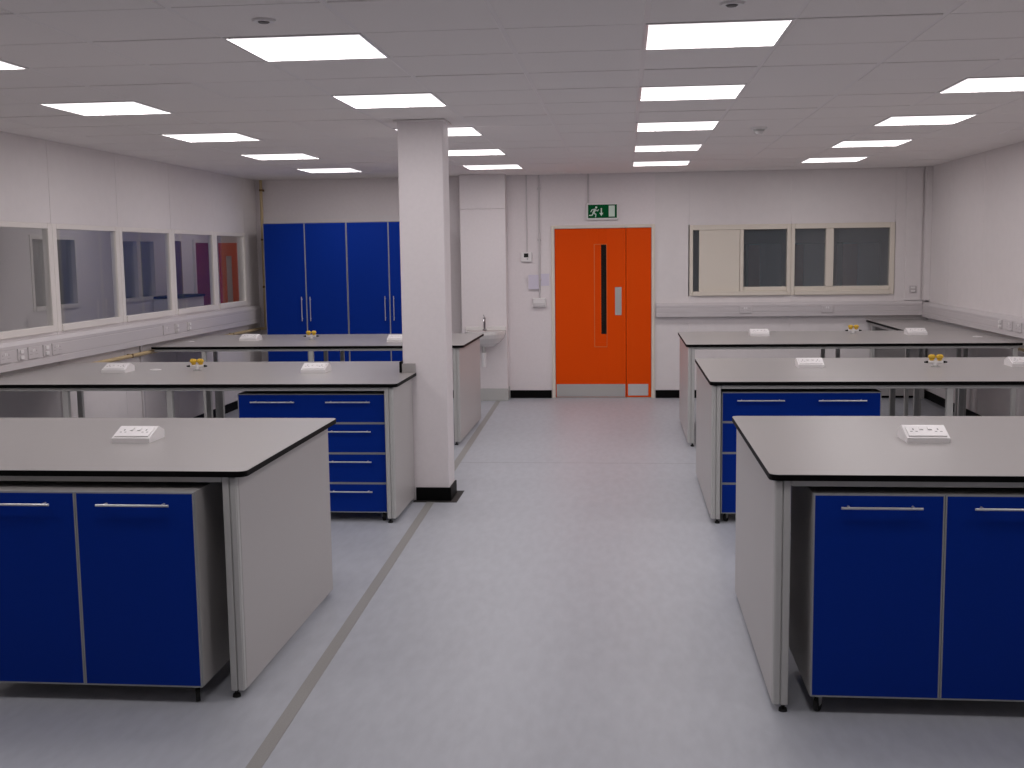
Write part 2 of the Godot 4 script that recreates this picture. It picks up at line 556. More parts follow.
# ------------------------------------------------------------------ room shell
func build_shell() -> void:
	# floor
	var fl := setting("floor", "pale blue-grey vinyl sheet floor", "floor")
	part("vinyl_sheet", one(XL - 0.1, XR + 0.1, -0.1, 0.0, DB - 0.1, 9.43, 0.0), M.floor_, fl)
	part("vinyl_sheet", one(XL - 0.1, XR + 0.1, -0.1, 0.0, 9.437, DW + 0.1, 0.0), M.floor_, fl)
	part("weld_line", one(XL, XR, -0.1, 0.0003, 9.43, 9.437), M.weld, fl)
	# cover strip running down the room
	var st := ns()
	for q in [[DB, -1.165, 7.85, -1.388], [7.85, -1.388, DW - 0.28, -1.515]]:
		var a: float = q[1]
		var b: float = q[3]
		prism(st, [Vector2(a - 0.03, q[0]), Vector2(a + 0.03, q[0]), Vector2(b + 0.027, q[2]), Vector2(b - 0.027, q[2])], Vector3.RIGHT, Vector3.FORWARD, Vector3(0, 0.0, 0), Vector3(0, 0.0022, 0))
	part("cover_strip", st, M.strip, fl)

	# ceiling: backing, tiles and grid bars
	var ce := setting("ceiling", "suspended ceiling of pale square mineral tiles", "ceiling")
	part("soffit", one(XL - 0.1, XR + 0.1, H + 0.06, H + 0.16, DB - 0.1, DW + 0.1), M.wall_paint, ce)
	var gx: Array = [XL]
	var gd: Array = [DB]
	var k := -12
	while 0.0932 + 0.6 * k < XR - 0.02:
		if 0.0932 + 0.6 * k > XL + 0.02:
			gx.append(0.0932 + 0.6 * k)
		k += 1
	gx.append(XR)
	k = -14
	while 4.829 + 0.6 * k < DW - 0.02:
		if 4.829 + 0.6 * k > DB + 0.02:
			gd.append(4.829 + 0.6 * k)
		k += 1
	gd.append(DW)
	for x in gx:
		part("grid_bar", one(maxf(x - 0.012, XL), minf(x + 0.012, XR), H + 0.002, H + 0.03, DB, DW), M.grid, ce)
	for d in gd:
		part("grid_bar", one(XL, XR, H + 0.0165, H + 0.0305, maxf(d - 0.012, DB), minf(d + 0.012, DW)), M.bar, ce)
	var rest := ns()
	var rg := RandomNumberGenerator.new()
	rg.seed = 5
	for i in gx.size() - 1:
		for j in gd.size() - 1:
			var cx: float = (gx[i] + gx[i + 1]) / 2
			var cd: float = (gd[j] + gd[j + 1]) / 2
			var ic := roundi((cx - 0.3932) / 0.6)
			var jc := roundi((cd - 5.1289) / 0.6)
			var lit := absf(cx - 0.3932 - 0.6 * ic) < 0.02 and absf(cd - 5.1289 - 0.6 * jc) < 0.02 and posmod(ic, 3) == 0 and posmod(jc, 3) == 0 and ic >= -6 and ic <= 3 and jc >= -3 and jc <= 12
			if lit:
				continue
			var g := 0.0085
			var gs := 0.0095
			var lift := rg.randf_range(-0.002, 0.002)
			if gd[j + 1] > 4.3:
				var sx: float = gx[i + 1] - gx[i] - 2 * gs
				var sd: float = gd[j + 1] - gd[j] - 2 * g
				var key := "%.3f %.3f" % [sx, sd]
				if not box_cache.has(key):
					var b := ns()
					add_box(b, Vector3.ZERO, Vector3(sx, 0.018, sd), 0.003)
					box_cache[key] = b.commit()
				var o := MeshInstance3D.new()
				o.name = "ceiling_tile"
				o.mesh = box_cache[key]
				o.material_override = M.tile
				o.position = V(cx, H + 0.009 + lift, cd)
				ce.add_child(o, true)
			else:
				rng(rest, gx[i] + gs, gx[i + 1] - gs, H + lift, H + 0.018 + lift, gd[j] + g, gd[j + 1] - g)
	var ro := part("ceiling_tiles", rest, M.tile, ce)
	ro.set_meta("kind", "stuff")

	# wall behind the camera
	var wb := setting("wall_back", "plain white wall at the near end", "wall")
	part("board", one(XL - 0.1, XR + 0.1, 0, H + 0.06, DB - 0.1, DB), M.wall_paint, wb)

	# plain wall on the right, boards 1.2 m wide
	var wr := setting("wall_right", "white boarded wall without windows", "wall")
	var d1 := DW
	var seam := 12.93
	while d1 > DB:
		var d0 := maxf(seam, DB)
		part("board", one(XR, XR + 0.1, 0, H + 0.06, d0 + 0.003, d1 - 0.003, 0.002), M.wall, wr)
		d1 = d0
		seam -= 1.185
	part("core", one(XR + 0.004, XR + 0.12, 0, H + 0.06, DB, DW + 0.1), M.grid, wr)

	# glazed wall on the left
	var wl := setting("wall_left", "white boarded wall with a band of windows", "wall")
	var bays: Array = [DW, 13.275]
	var q := 12.25
	while q > DB:
		bays.append(q)
		q -= 1.2
	bays.append(DB)
	for i in bays.size() - 1:
		var hi: float = bays[i]
		var lo: float = bays[i + 1]
		var glazed := i >= 1 and i <= 7
		if glazed:
			part("board", one(XL - 0.1, XL, 0, 1.195, lo + 0.003, hi - 0.003, 0.002), M.wall, wl)
			part("board", one(XL - 0.1, XL, 2.055, H + 0.06, lo + 0.003, hi - 0.003, 0.002), M.wall, wl)
			side_window(i, lo, hi)
		else:
			part("board", one(XL - 0.1, XL, 0, H + 0.06, lo + 0.003, hi - 0.003, 0.002), M.wall, wl)
	part("core", one(XL - 0.09, XL - 0.006, 0, 1.19, DB, DW), M.grid, wl)
	part("core", one(XL - 0.09, XL - 0.006, 2.06, H + 0.06, DB, DW), M.grid, wl)

	# door wall
	var wf := setting("wall_far", "white wall with the orange door and viewing windows", "wall")
	var df := DW
	part("board", one(XL - 0.1, -2.1, 0, H + 0.06, df, df + 0.1), M.wall_paint, wf)
	part("board", one(-2.1, -0.875, 0, H + 0.06, df, df + 0.1), M.wall_paint, wf)
	part("board", one(-0.875, 0.37, 2.095, H + 0.06, df, df + 0.1), M.wall_paint, wf)
	part("board", one(0.37, 0.767, 0, H + 0.06, df, df + 0.1), M.wall, wf)
	part("board", one(0.773, 1.968, 2.075, H + 0.06, df, df + 0.1, 0.002), M.wall, wf)
	part("board", one(1.972, 3.168, 2.075, H + 0.06, df, df + 0.1, 0.002), M.wall, wf)
	part("board", one(0.773, 1.968, 0, 1.235, df, df + 0.1, 0.002), M.wall, wf)
	part("board", one(1.972, 3.168, 0, 1.235, df, df + 0.1, 0.002), M.wall, wf)
	part("board", one(3.172, XR + 0.1, 0, H + 0.06, df, df + 0.1, 0.002), M.wall, wf)
	part("core", one(0.76, 3.18, 2.08, H + 0.06, df + 0.004, df + 0.09), M.grid, wf)
	part("core", one(0.76, 3.18, 0, 1.23, df + 0.004, df + 0.09), M.grid, wf)
	# pipe boxing in the far corner
	var cb := setting("trim_1", "slim white pipe casing in the room corner", "trim")
	part("casing", one(3.285, 3.47, 1.16, H, df - 0.02, df, 0.003), M.wall, cb)
	part("casing", one(3.49, XR, 1.16, H, df - 0.09, df, 0.003), M.wall, cb)
	far_windows()

	# casing that carries the wash basin
	var bx := setting("trim_2", "white boxed-in wall casing behind the wash basin", "trim")
	part("casing", one(-1.945, -1.40, 0.15, 2.299, DW - 0.27, DW - 0.001, 0.003), M.wall_paint, bx)
	part("casing", one(-1.945, -1.40, 2.301, H, DW - 0.27, DW - 0.001, 0.003), M.wall_paint, bx)
	part("coved_skirting", one(-1.95, -1.395, 0, 0.149, DW - 0.275, DW - 0.001, 0.004), M.frame, bx)

	# black skirting
	var s1 := setting("baseboard_far", "black skirting under the door wall", "skirting")
	part("length", one(-1.394, -0.885, 0, 0.097, df - 0.012, df, 0.003), M.black, s1)
	part("length", one(0.38, XR - 0.013, 0, 0.097, df - 0.012, df, 0.003), M.black, s1)
	part("length", one(XL, -1.951, 0, 0.097, df - 0.012, df, 0.003), M.black, s1)
	var s2 := setting("baseboard_right", "black skirting under the windowless wall", "skirting")
	part("length", one(XR - 0.012, XR, 0, 0.097, DB, df, 0.003), M.black, s2)
	var s3 := setting("baseboard_left", "black skirting under the glazed wall", "skirting")
	part("length", one(XL, XL + 0.012, 0, 0.097, DB, df - 0.013, 0.003), M.black, s3)

	# white column standing in the bench row
	var co := thing("column", "square white structural column beside the four-drawer bench cabinet", "column", V(-1.417, 0, 8.06))
	part("shaft", one(-1.577, -1.257, 0.0, H, 7.93, 8.19, 0.006), M.wall_paint, co)
	part("collar", one(-1.60, -1.234, H - 0.012, H - 0.001, 7.907, 8.213, 0.002), M.grid, co)
	var sk := ns()
	rng(sk, -1.5, -1.245, 0, 0.098, 7.918, 7.931, 0.002)
	rng(sk, -1.258, -1.245, 0, 0.098, 7.932, 8.202, 0.002)
	rng(sk, -1.577, -1.259, 0, 0.098, 8.189, 8.202, 0.002)
	part("skirting", sk, M.black, co)
	solo("floor_patch", one(-1.515, -1.198, 0.0, 0.003, 7.872, 8.27), M.mat_, "dark vinyl patch on the floor round the column foot", "floor patch")

func side_window(n: int, lo: float, hi: float) -> void:
	var w := setting("window_%d" % n, "pale framed fixed window in the glazed wall", "window")
	var x0 := XL - 0.045
	var x1 := XL + 0.008
	var y0 := 1.195
	var y1 := 2.055
	var j := 0.068
	part("jamb", one(x0, x1, y0, y1, lo + 0.002, lo + j, 0.004), M.upvc, w)
	part("jamb", one(x0, x1, y0, y1, hi - j, hi - 0.002, 0.004), M.upvc, w)
	part("head", one(x0, x1, y1 - 0.042, y1, lo + j, hi - j, 0.004), M.upvc, w)
	part("sill", one(x0, x1 + 0.01, y0, y0 + 0.055, lo + j, hi - j, 0.004), M.upvc, w)
	part("pane", one(XL - 0.01, XL - 0.004, y0 + 0.055, y1 - 0.042, lo + j, hi - j), M.glass, w)

func far_windows() -> void:
	var d0 := DW - 0.014
	var d1 := DW + 0.09
	var y0 := 1.235
	var y1 := 2.075
	var dg := DW + 0.035
	# hatch window with a solid sliding panel
	var w := setting("window_8", "cream framed window with a solid sliding panel", "window")
	part("jamb", one(0.78, 0.822, y0, y1, d0, d1, 0.004), M.cream, w)
	part("jamb", one(1.925, 1.969, y0, y1, d0, d1, 0.004), M.cream, w)
	part("head", one(0.822, 1.925, y1 - 0.06, y1, d0, d1, 0.004), M.cream, w)
	part("sill", one(0.822, 1.925, y0, y0 + 0.05, d0 - 0.02, d1, 0.004), M.cream, w)
	part("pane", one(0.822, 0.895, y0 + 0.05, y1 - 0.06, dg, dg + 0.006), M.tinted, w)
	part("sliding_panel", one(0.893, 1.372, y0 + 0.05, y1 - 0.03, DW + 0.0, DW + 0.018, 0.003), M.cream, w)
	part("stile", one(1.375, 1.418, y0 + 0.05, y1 - 0.06, d0 + 0.004, d1, 0.004), M.cream, w)
	part("bottom_rail", one(1.418, 1.925, y0 + 0.05, y0 + 0.1, DW, d1, 0.004), M.cream, w)
	part("pane", one(1.418, 1.925, y0 + 0.1, y1 - 0.06, dg, dg + 0.006), M.tinted, w)
	var v := setting("window_9", "cream framed window of two panes near the corner", "window")
	part("jamb", one(1.971, 2.015, y0, y1, d0, d1, 0.004), M.cream, v)
	part("jamb", one(3.11, 3.165, y0, y1, d0, d1, 0.004), M.cream, v)
	part("head", one(2.015, 3.11, y1 - 0.06, y1, d0, d1, 0.004), M.cream, v)
	part("sill", one(2.015, 3.11, y0, y0 + 0.05, d0 - 0.02, d1, 0.004), M.cream, v)
	part("bottom_rail", one(2.015, 3.11, y0 + 0.05, y0 + 0.1, DW, d1, 0.004), M.cream, v)
	part("mullion", one(2.375, 2.465, y0 + 0.1, y1 - 0.06, d0 + 0.004, d1, 0.004), M.cream, v)
	part("pane", one(2.015, 2.375, y0 + 0.1, y1 - 0.06, dg, dg + 0.006), M.tinted, v)
	part("pane", one(2.465, 3.11, y0 + 0.1, y1 - 0.06, dg, dg + 0.006), M.tinted, v)

# ------------------------------------------------------------------ spaces seen through the glass
func build_beyond() -> void:
	# unlit store behind the door wall
	var e := DW + 8.0
	var s := setting("wall_beyond_far", "white walls of the unlit room behind the viewing windows", "wall")
	part("back_wall", one(-1.6, 4.0, 0, H, e, e + 0.1), M.wall_paint, s)
	part("side_wall", one(-1.7, -1.6, 0, H, DW + 0.1, e), M.wall_paint, s)
	part("side_wall", one(4.0, 4.1, 0, H, DW + 0.1, e), M.wall_paint, s)
	part("ceiling_slab", one(-1.7, 4.1, H, H + 0.1, DW + 0.1, e + 0.1), M.wall_paint, s)
	part("floor_slab", one(-1.7, 4.1, -0.1, 0, DW + 0.1, e + 0.1), M.floor_, s)
	for q in [[1.72, 0.16, "narrow rust-red stand-in cupboard for streaks in the hatch window"], [2.33, 0.14, "narrow rust-red stand-in cupboard for streaks in the small pane"], [3.0, 0.2, "wider rust-red stand-in cupboard for streaks in the corner pane"]]:
		var x: float = q[0]
		var b: float = q[1]
		var t := thing("streak_cupboard", q[2], "cupboard", V(x, 0, DW + 2.3), "rust-red stand-in cupboards in the unlit room")  # added cupboards, standing in for reflected streaks in the window glass
		part("carcass", one(x, x + b + 0.3, 0, 1.86, DW + 2.3, DW + 2.7, 0.004), M.streak_grey, t)
		part("door", one(x, x + b, 0.05, 1.84, DW + 2.28, DW + 2.299, 0.003), M.rust, t)
		part("door", one(x + b + 0.004, x + b + 0.3, 0.05, 1.84, DW + 2.28, DW + 2.299, 0.003), M.streak_grey, t)

	# corridor along the glazed wall
	var xo := -6.6
	var de := 18.0
	var c := setting("wall_corridor", "white walls of the corridor beyond the glazed wall", "wall")
	part("end_wall", one(xo - 0.1, XL - 0.1, 0, H, de, de + 0.1), M.wall_paint, c)
	part("near_end_wall", one(xo - 0.1, XL - 0.1, 0, H, 3.9, 4.0), M.wall_paint, c)
	part("inner_wall", one(XL - 0.2, XL - 0.1, 0, H, DW, de), M.wall_paint, c)
	# opposite wall boards with window openings
	var openings := [[12.1, 13.17], [14.35, 15.48]]
	var at := 3.9
	for o in openings:
		part("board", one(xo - 0.1, xo, 0, H, at, o[0]), M.wall_paint, c)
		part("board", one(xo - 0.1, xo, 0, 1.19, o[0], o[1]), M.wall_paint, c)
		part("board", one(xo - 0.1, xo, 2.05, H, o[0], o[1]), M.wall_paint, c)
		at = o[1]
	part("board", one(xo - 0.1, xo, 0, H, at, 13.477 if at < 13.47 else de), M.wall_paint, c)
	var cf := setting("floor_corridor", "grey vinyl floor of the corridor", "floor")
	part("vinyl_sheet", one(xo - 0.1, XL - 0.1, -0.1, 0, 3.9, de + 0.1), M.floor_, cf)
	var cc := setting("ceiling_corridor", "white ceiling of the corridor", "ceiling")
	part("slab", one(xo - 0.1, XL - 0.1, H, H + 0.1, 3.9, de + 0.1), M.tile, cc)
	var n := 10
	for o in openings:
		var w := setting("window_%d" % n, "white framed dark window across the corridor", "window")
		var mid: float = (o[0] + o[1]) / 2 + (0.03 if n == 11 else -0.1)
		part("jamb", one(xo - 0.09, xo + 0.01, 1.19, 2.05, o[0], o[0] + 0.05, 0.003), M.upvc, w)
		part("jamb", one(xo - 0.09, xo + 0.01, 1.19, 2.05, o[1] - 0.03, o[1], 0.003), M.upvc, w)
		part("head", one(xo - 0.09, xo + 0.01, 2.0, 2.05, o[0] + 0.05, o[1] - 0.03, 0.003), M.upvc, w)
		part("sill", one(xo - 0.09, xo + 0.02, 1.19, 1.24, o[0] + 0.05, o[1] - 0.03, 0.003), M.upvc, w)
		part("mullion", one(xo - 0.09, xo + 0.01, 1.24, 2.0, mid - 0.055, mid + 0.055, 0.003), M.upvc, w)
		part("pane", one(xo - 0.05, xo - 0.044, 1.24, 2.0, o[0] + 0.05, mid - 0.055), M.glass, w)
		part("pane", one(xo - 0.05, xo - 0.044, 1.24, 2.0, mid + 0.055, o[1] - 0.03), M.glass, w)
		n += 1
	# dark rooms behind those windows
	var dk := setting("wall_beyond_left", "white walls of the unlit rooms across the corridor", "wall")
	part("back_wall", one(-12.1, -12.0, 0, H, 10.5, 17.0), M.wall_paint, dk)
	part("side_wall", one(-12.0, xo - 0.1, 0, H, 10.4, 10.5), M.wall_paint, dk)
	part("side_wall", one(-12.0, xo - 0.1, 0, H, 17.0, 17.1), M.wall_paint, dk)
	part("ceiling_slab", one(-12.1, xo - 0.1, H, H + 0.1, 10.4, 17.1), M.wall_paint, dk)
	part("floor_slab", one(-12.1, xo - 0.1, -0.1, 0, 10.4, 17.1), M.floor_, dk)
	# coloured doors at the corridor end
	var d2 := setting("door_2", "crimson door in the corridor beyond the glazed wall", "door")
	part("leaf", one(xo, xo + 0.03, 0.01, 2.0, 16.95, 17.88, 0.003), M.crimson, d2)
	part("frame", frame_x(xo, 16.9, 17.93, 2.05), M.upvc, d2)
	var d3 := setting("door_3", "orange door with a narrow vision panel at the corridor end", "door")
	var lf := ns()
	rng(lf, -6.58, -6.46, 0.01, 2.0, de - 0.04, de - 0.001, 0.003)
	rng(lf, -6.36, -5.55, 0.01, 2.0, de - 0.04, de - 0.001, 0.003)
	rng(lf, -6.46, -6.36, 1.79, 2.0, de - 0.04, de - 0.001)
	rng(lf, -6.46, -6.36, 0.01, 1.02, de - 0.04, de - 0.001)
	part("leaf", lf, M.orange, d3)
	part("vision_panel", one(-6.46, -6.36, 1.02, 1.79, de - 0.022, de - 0.016), M.glass, d3)
	var pp := solo("wall_board", one(xo, xo + 0.02, 0.9, 2.02, 16.12, 16.43, 0.003), M.plum, "dull plum notice board on the corridor wall", "notice board")
	pp.set_meta("kind", "object")
	pp.remove_meta("kind")
	var u := thing("low_cabinet", "low white cabinet with a dark top in the corridor", "cabinet", V(-6.43, 0, 15.7))
	part("body", one(xo + 0.001, -6.26, 0.0, 1.2, 15.35, 16.4, 0.004), M.white_plastic, u)
	part("top", one(xo + 0.001, -6.24, 1.2, 1.235, 15.33, 16.42, 0.004), M.core, u)
	ceiling_light(-5.6, 9.0, "square ceiling light over the near stretch of the corridor", 0.42, H - 0.035)
	ceiling_light(-5.6, 13.0, "square ceiling light over the middle of the corridor", 0.42, H - 0.035)
	ceiling_light(-5.6, 16.6, "square ceiling light over the far end of the corridor", 0.42, H - 0.035)

func frame_x(x: float, d0: float, d1: float, y1: float) -> SurfaceTool:
	var st := ns()
	rng(st, x, x + 0.04, 0, y1, d0, d0 + 0.05, 0.003)
	rng(st, x, x + 0.04, 0, y1, d1 - 0.05, d1, 0.003)
	rng(st, x, x + 0.04, y1 - 0.05, y1, d0 + 0.05, d1 - 0.05, 0.003)
	return st

# ------------------------------------------------------------------ orange door
func build_door() -> void:
	var t := setting("door_1", "orange door and a half with steel kick plates under the exit sign", "door")
	var x0 := -0.832
	var xs := 0.024
	var x1 := 0.326
	var top := 2.055
	var df := DW - 0.012
	var fr := ns()
	rng(fr, x0 - 0.043, x0 - 0.003, 0, top + 0.04, DW - 0.03, DW + 0.1, 0.004)
	rng(fr, x1 + 0.003, x1 + 0.043, 0, top + 0.04, DW - 0.03, DW + 0.1, 0.004)
	rng(fr, x0 - 0.003, x1 + 0.003, top + 0.003, top + 0.04, DW - 0.03, DW + 0.1, 0.004)
	part("frame", fr, M.cream, t)
	# wide leaf, with an opening for the vision panel
	var gl := -0.275
	var gr := -0.207
	var y0 := 0.783
	var y1 := 1.85
	var lf := ns()
	rng(lf, x0, gl - 0.04, 0.012, top, df, df + 0.045, 0.002)
	rng(lf, gr + 0.002, xs - 0.002, 0.012, top, df, df + 0.045, 0.002)
	rng(lf, gl - 0.04, gr + 0.002, 0.012, y0 - 0.1, df, df + 0.045)
	rng(lf, gl - 0.04, gr + 0.002, y1 + 0.01, top, df, df + 0.045)
	rng(lf, gl - 0.04, gl, y0 - 0.1, y1 + 0.01, df + 0.008, df + 0.045)
	rng(lf, gl, gr + 0.002, y0 - 0.1, y0, df + 0.008, df + 0.045)
	var leaf := part("leaf", lf, M.orange, t)
	leaf.set_meta("label", "wide orange leaf with a slim vision panel")
	var bd := ns()
	rng(bd, gl - 0.086, gl - 0.076, y0 - 0.16, y1 + 0.02, df - 0.006, df, 0.002)
	rng(bd, gl - 0.076, gr + 0.004, y0 - 0.16, y0 - 0.15, df - 0.006, df, 0.002)
	rng(bd, gr - 0.004, gr + 0.004, y0 - 0.15, y1 + 0.012, df - 0.006, df, 0.002)
	rng(bd, gl - 0.076, gr + 0.004, y1 + 0.012, y1 + 0.02, df - 0.006, df, 0.002)
	sub("glazing_bead", bd, M.bead, leaf)
	sub("vision_panel", one(gl, gr + 0.002, y0, y1 + 0.01, df + 0.018, df + 0.024), M.painted_dark_glass, leaf)  # pane colour carries the dark view beyond
	sub("push_plate", one(-0.108, -0.03, 1.012, 1.35, df - 0.003, df, 0.001), M.brushed, leaf)
	sub("kick_plate", one(x0 + 0.008, xs - 0.01, 0.016, 0.172, df - 0.003, df, 0.001), M.brushed, leaf)
	var lf2 := part("half_leaf", one(xs + 0.003, x1, 0.012, top, df, df + 0.045, 0.002), M.orange, t)
	sub("kick_plate", one(xs + 0.022, x1 - 0.035, 0.03, 0.172, df - 0.003, df, 0.001), M.steel, lf2)
	part("stop", one(x0, x1, 0.0, 0.009, df, df + 0.05), M.brushed, t)

# ------------------------------------------------------------------ benches and what stands under them
func build_benches() -> void:
	var R := XR - 0.12
	var L := XL + 0.06
	bench("grey bench on the windowless-wall side with a two-door blue cabinet under it", 1, 0.566, 0.543, R, 4.235, 5.77, [2.05, R - 0.05], [2.05, R - 0.05])
	bench("grey bench on the windowless-wall side with a four-drawer blue cabinet under it", 1, 0.562, 0.55, R, 7.29, 8.90, [2.05, R - 0.05], [2.05, 2.23, 2.56, R - 0.05], [2.251, 2.539])
	bench("grey bench on the windowless-wall side with no cabinet under it", 1, 0.575, 0.557, 3.47, 10.24, 11.86, [3.42], [2.03, 2.18, 3.0, 3.38])
	bench("grey bench on the glazed-wall side with a two-door blue cabinet under it", -1, -1.525, -1.48, L, 4.235, 5.68, [-3.02, L + 0.05], [-3.02, L + 0.05])
	var b2 := bench("grey bench notched round the white column with a four-drawer blue cabinet under it", -1, -1.508, -1.478, L, 7.21, 8.77, [-3.03, -3.76], [-3.22, -3.32, -4.40], [-4.379, -3.341], [-1.579, 7.915])
	part("upstand", one(-1.577, -1.482, HB, HB + 0.065, 7.898, 7.914, 0.001), M.laminate, b2)
	part("upstand", one(-1.597, -1.580, HB, HB + 0.078, 7.90, 8.75, 0.001), M.core, b2)
	bench("grey bench standing before the tall blue cupboards", -1, -1.518, -1.475, -4.46, 10.28, 11.85, [-2.92, -3.96], [-3.0, -3.18, -4.4])
	# bench along the wall in the far corner
	var t := thing("wall_bench", "short grey bench along the windowless wall in the far corner", "lab bench", V(3.2, 0, 12.8))
	part("worktop", one(2.855, XR - 0.086, HB - 0.0235, HB - 0.0015, 11.87, DW - 0.021, 0.001), M.core, t)
	part("worktop_surface", one(2.857, XR - 0.086, HB - 0.0012, HB, 11.872, DW - 0.022), M.laminate, t)
	part("end_panel", one(2.90, XR - 0.02, 0.03, HB - 0.028, DW - 0.05, DW - 0.03, 0.002), M.panel_grey, t)
	for q in [[2.92, 12.0], [2.92, DW - 0.1], [3.5, 12.0], [3.5, DW - 0.1]]:
		part("leg", one(q[0] - 0.02, q[0] + 0.02, 0.0, HB - 0.028, q[1] - 0.02, q[1] + 0.02, 0.003), M.frame, t)
	part("rail", one(2.905, 2.935, HB - 0.064, HB - 0.029, 12.021, DW - 0.121, 0.003), M.frame, t)
	mobile_cabinet("base_cabinet", "blue two-door cabinet on castors under the bench on the windowless-wall side", 0.705, 1.665, 4.245, 0.56, false)
	mobile_cabinet("base_cabinet", "blue two-door cabinet on castors under the bench on the glazed-wall side", -2.645, -1.672, 4.18, 0.56, false)
	mobile_cabinet("drawer_cabinet", "blue four-drawer cabinet on castors under the bench on the windowless-wall side", 0.628, 1.635, 7.345, 0.56, true)
	mobile_cabinet("drawer_cabinet", "blue four-drawer cabinet on castors beside the white column", -2.575, -1.571, 7.275, 0.56, true)

# ------------------------------------------------------------------ tall cupboards
func build_cupboards() -> void:
	var d := 13.2
	var lab := ["tall blue two-door cupboard next to the yellow corner pipe", "tall blue two-door cupboard partly behind the white column"]
	for k in 2:
		var x0 := -4.275 + 1.01 * k
		var x1 := x0 + 1.006
		var t := thing("tall_cupboard", lab[k], "cupboard", V((x0 + x1) / 2, 0, d), "tall blue cupboards")
		part("carcass", one(x0, x1, 0.08, 2.165, d + 0.019, DW - 0.015, 0.002), M.carcass, t)
		part("plinth", one(x0 + 0.01, x1 - 0.01, 0, 0.079, d + 0.05, DW - 0.03), M.black, t)
		var xm := (x0 + x1) / 2
		for q in 2:
			var a := x0 if q == 0 else xm
			var b := xm if q == 0 else x1
			var o := front("door", a, b, 0.08, 2.165, d, t)
			handle_on(o, xm + (-0.052 if q == 0 else 0.052), 1.145, d, Vector3.UP, 0.29)

# ------------------------------------------------------------------ trunking, pipes and wall fittings
func trunk_profile(y0: float, y1: float, dep: float) -> Array:
	return [Vector2(0, y0), Vector2(dep - 0.004, y0), Vector2(dep, y0 + 0.004), Vector2(dep, y0 + 0.05), Vector2(dep - 0.003, y0 + 0.053), Vector2(dep - 0.003, y0 + 0.056), Vector2(dep, y0 + 0.059), Vector2(dep, y1 - 0.062), Vector2(dep - 0.003, y1 - 0.059), Vector2(dep - 0.003, y1 - 0.056), Vector2(dep, y1 - 0.053), Vector2(dep, y1 - 0.03), Vector2(dep - 0.022, y1), Vector2(0, y1)]

func wall_plate(called: String, label: String, c: Vector3, n: Vector3, w: float, h: float, kind: int, group: String) -> void:
	var t := thing(called, label, "socket", c, group)
	var side := Vector3.UP.cross(n).normalized()
	var st := ns()
	var b := Vector3(absf(side.x) * w + absf(n.x) * 0.012, h, absf(side.z) * w + absf(n.z) * 0.012)
	add_box(st, c + n * 0.006, b, 0.003)
	var pl := part("face_plate", st, M.trunk, t)
	var f := c + n * 0.0125
	for k in [-1.0, 1.0]:
		var q: Vector3 = f + side * k * w * 0.28
		var sw := ns()
		if kind == 0:
			for e in [[0.0, 0.012, 0.004, 0.010], [-0.011, -0.012, 0.008, 0.004], [0.011, -0.012, 0.008, 0.004]]:
				var p: Vector3 = q + side * e[0] + Vector3.UP * e[1]
				add_box(sw, p, Vector3(absf(side.x) * e[2] + absf(n.x) * 0.001, e[3], absf(side.z) * e[2] + absf(n.z) * 0.001))
			var po := sub("pin_holes", sw, M.pins, pl)
			po.position = Vector3.ZERO
			var rk := ns()
			add_box(rk, f + side * k * w * 0.08 + Vector3.UP * h * 0.2, Vector3(absf(side.x) * 0.014 + absf(n.x) * 0.004, 0.022, absf(side.z) * 0.014 + absf(n.z) * 0.004), 0.001)
			var ro := sub("switch", rk, M.white_plastic, pl)
			ro.position = Vector3.ZERO
		else:
			add_box(sw, f + Vector3.UP * k * h * 0.24 + n * 0.006, Vector3(absf(side.x) * w * 0.55 + absf(n.x) * 0.014, h * 0.3, absf(side.z) * w * 0.55 + absf(n.z) * 0.014), 0.003)
			var so := sub("outlet_block", sw, M.white_plastic, pl)
			so.position = Vector3.ZERO

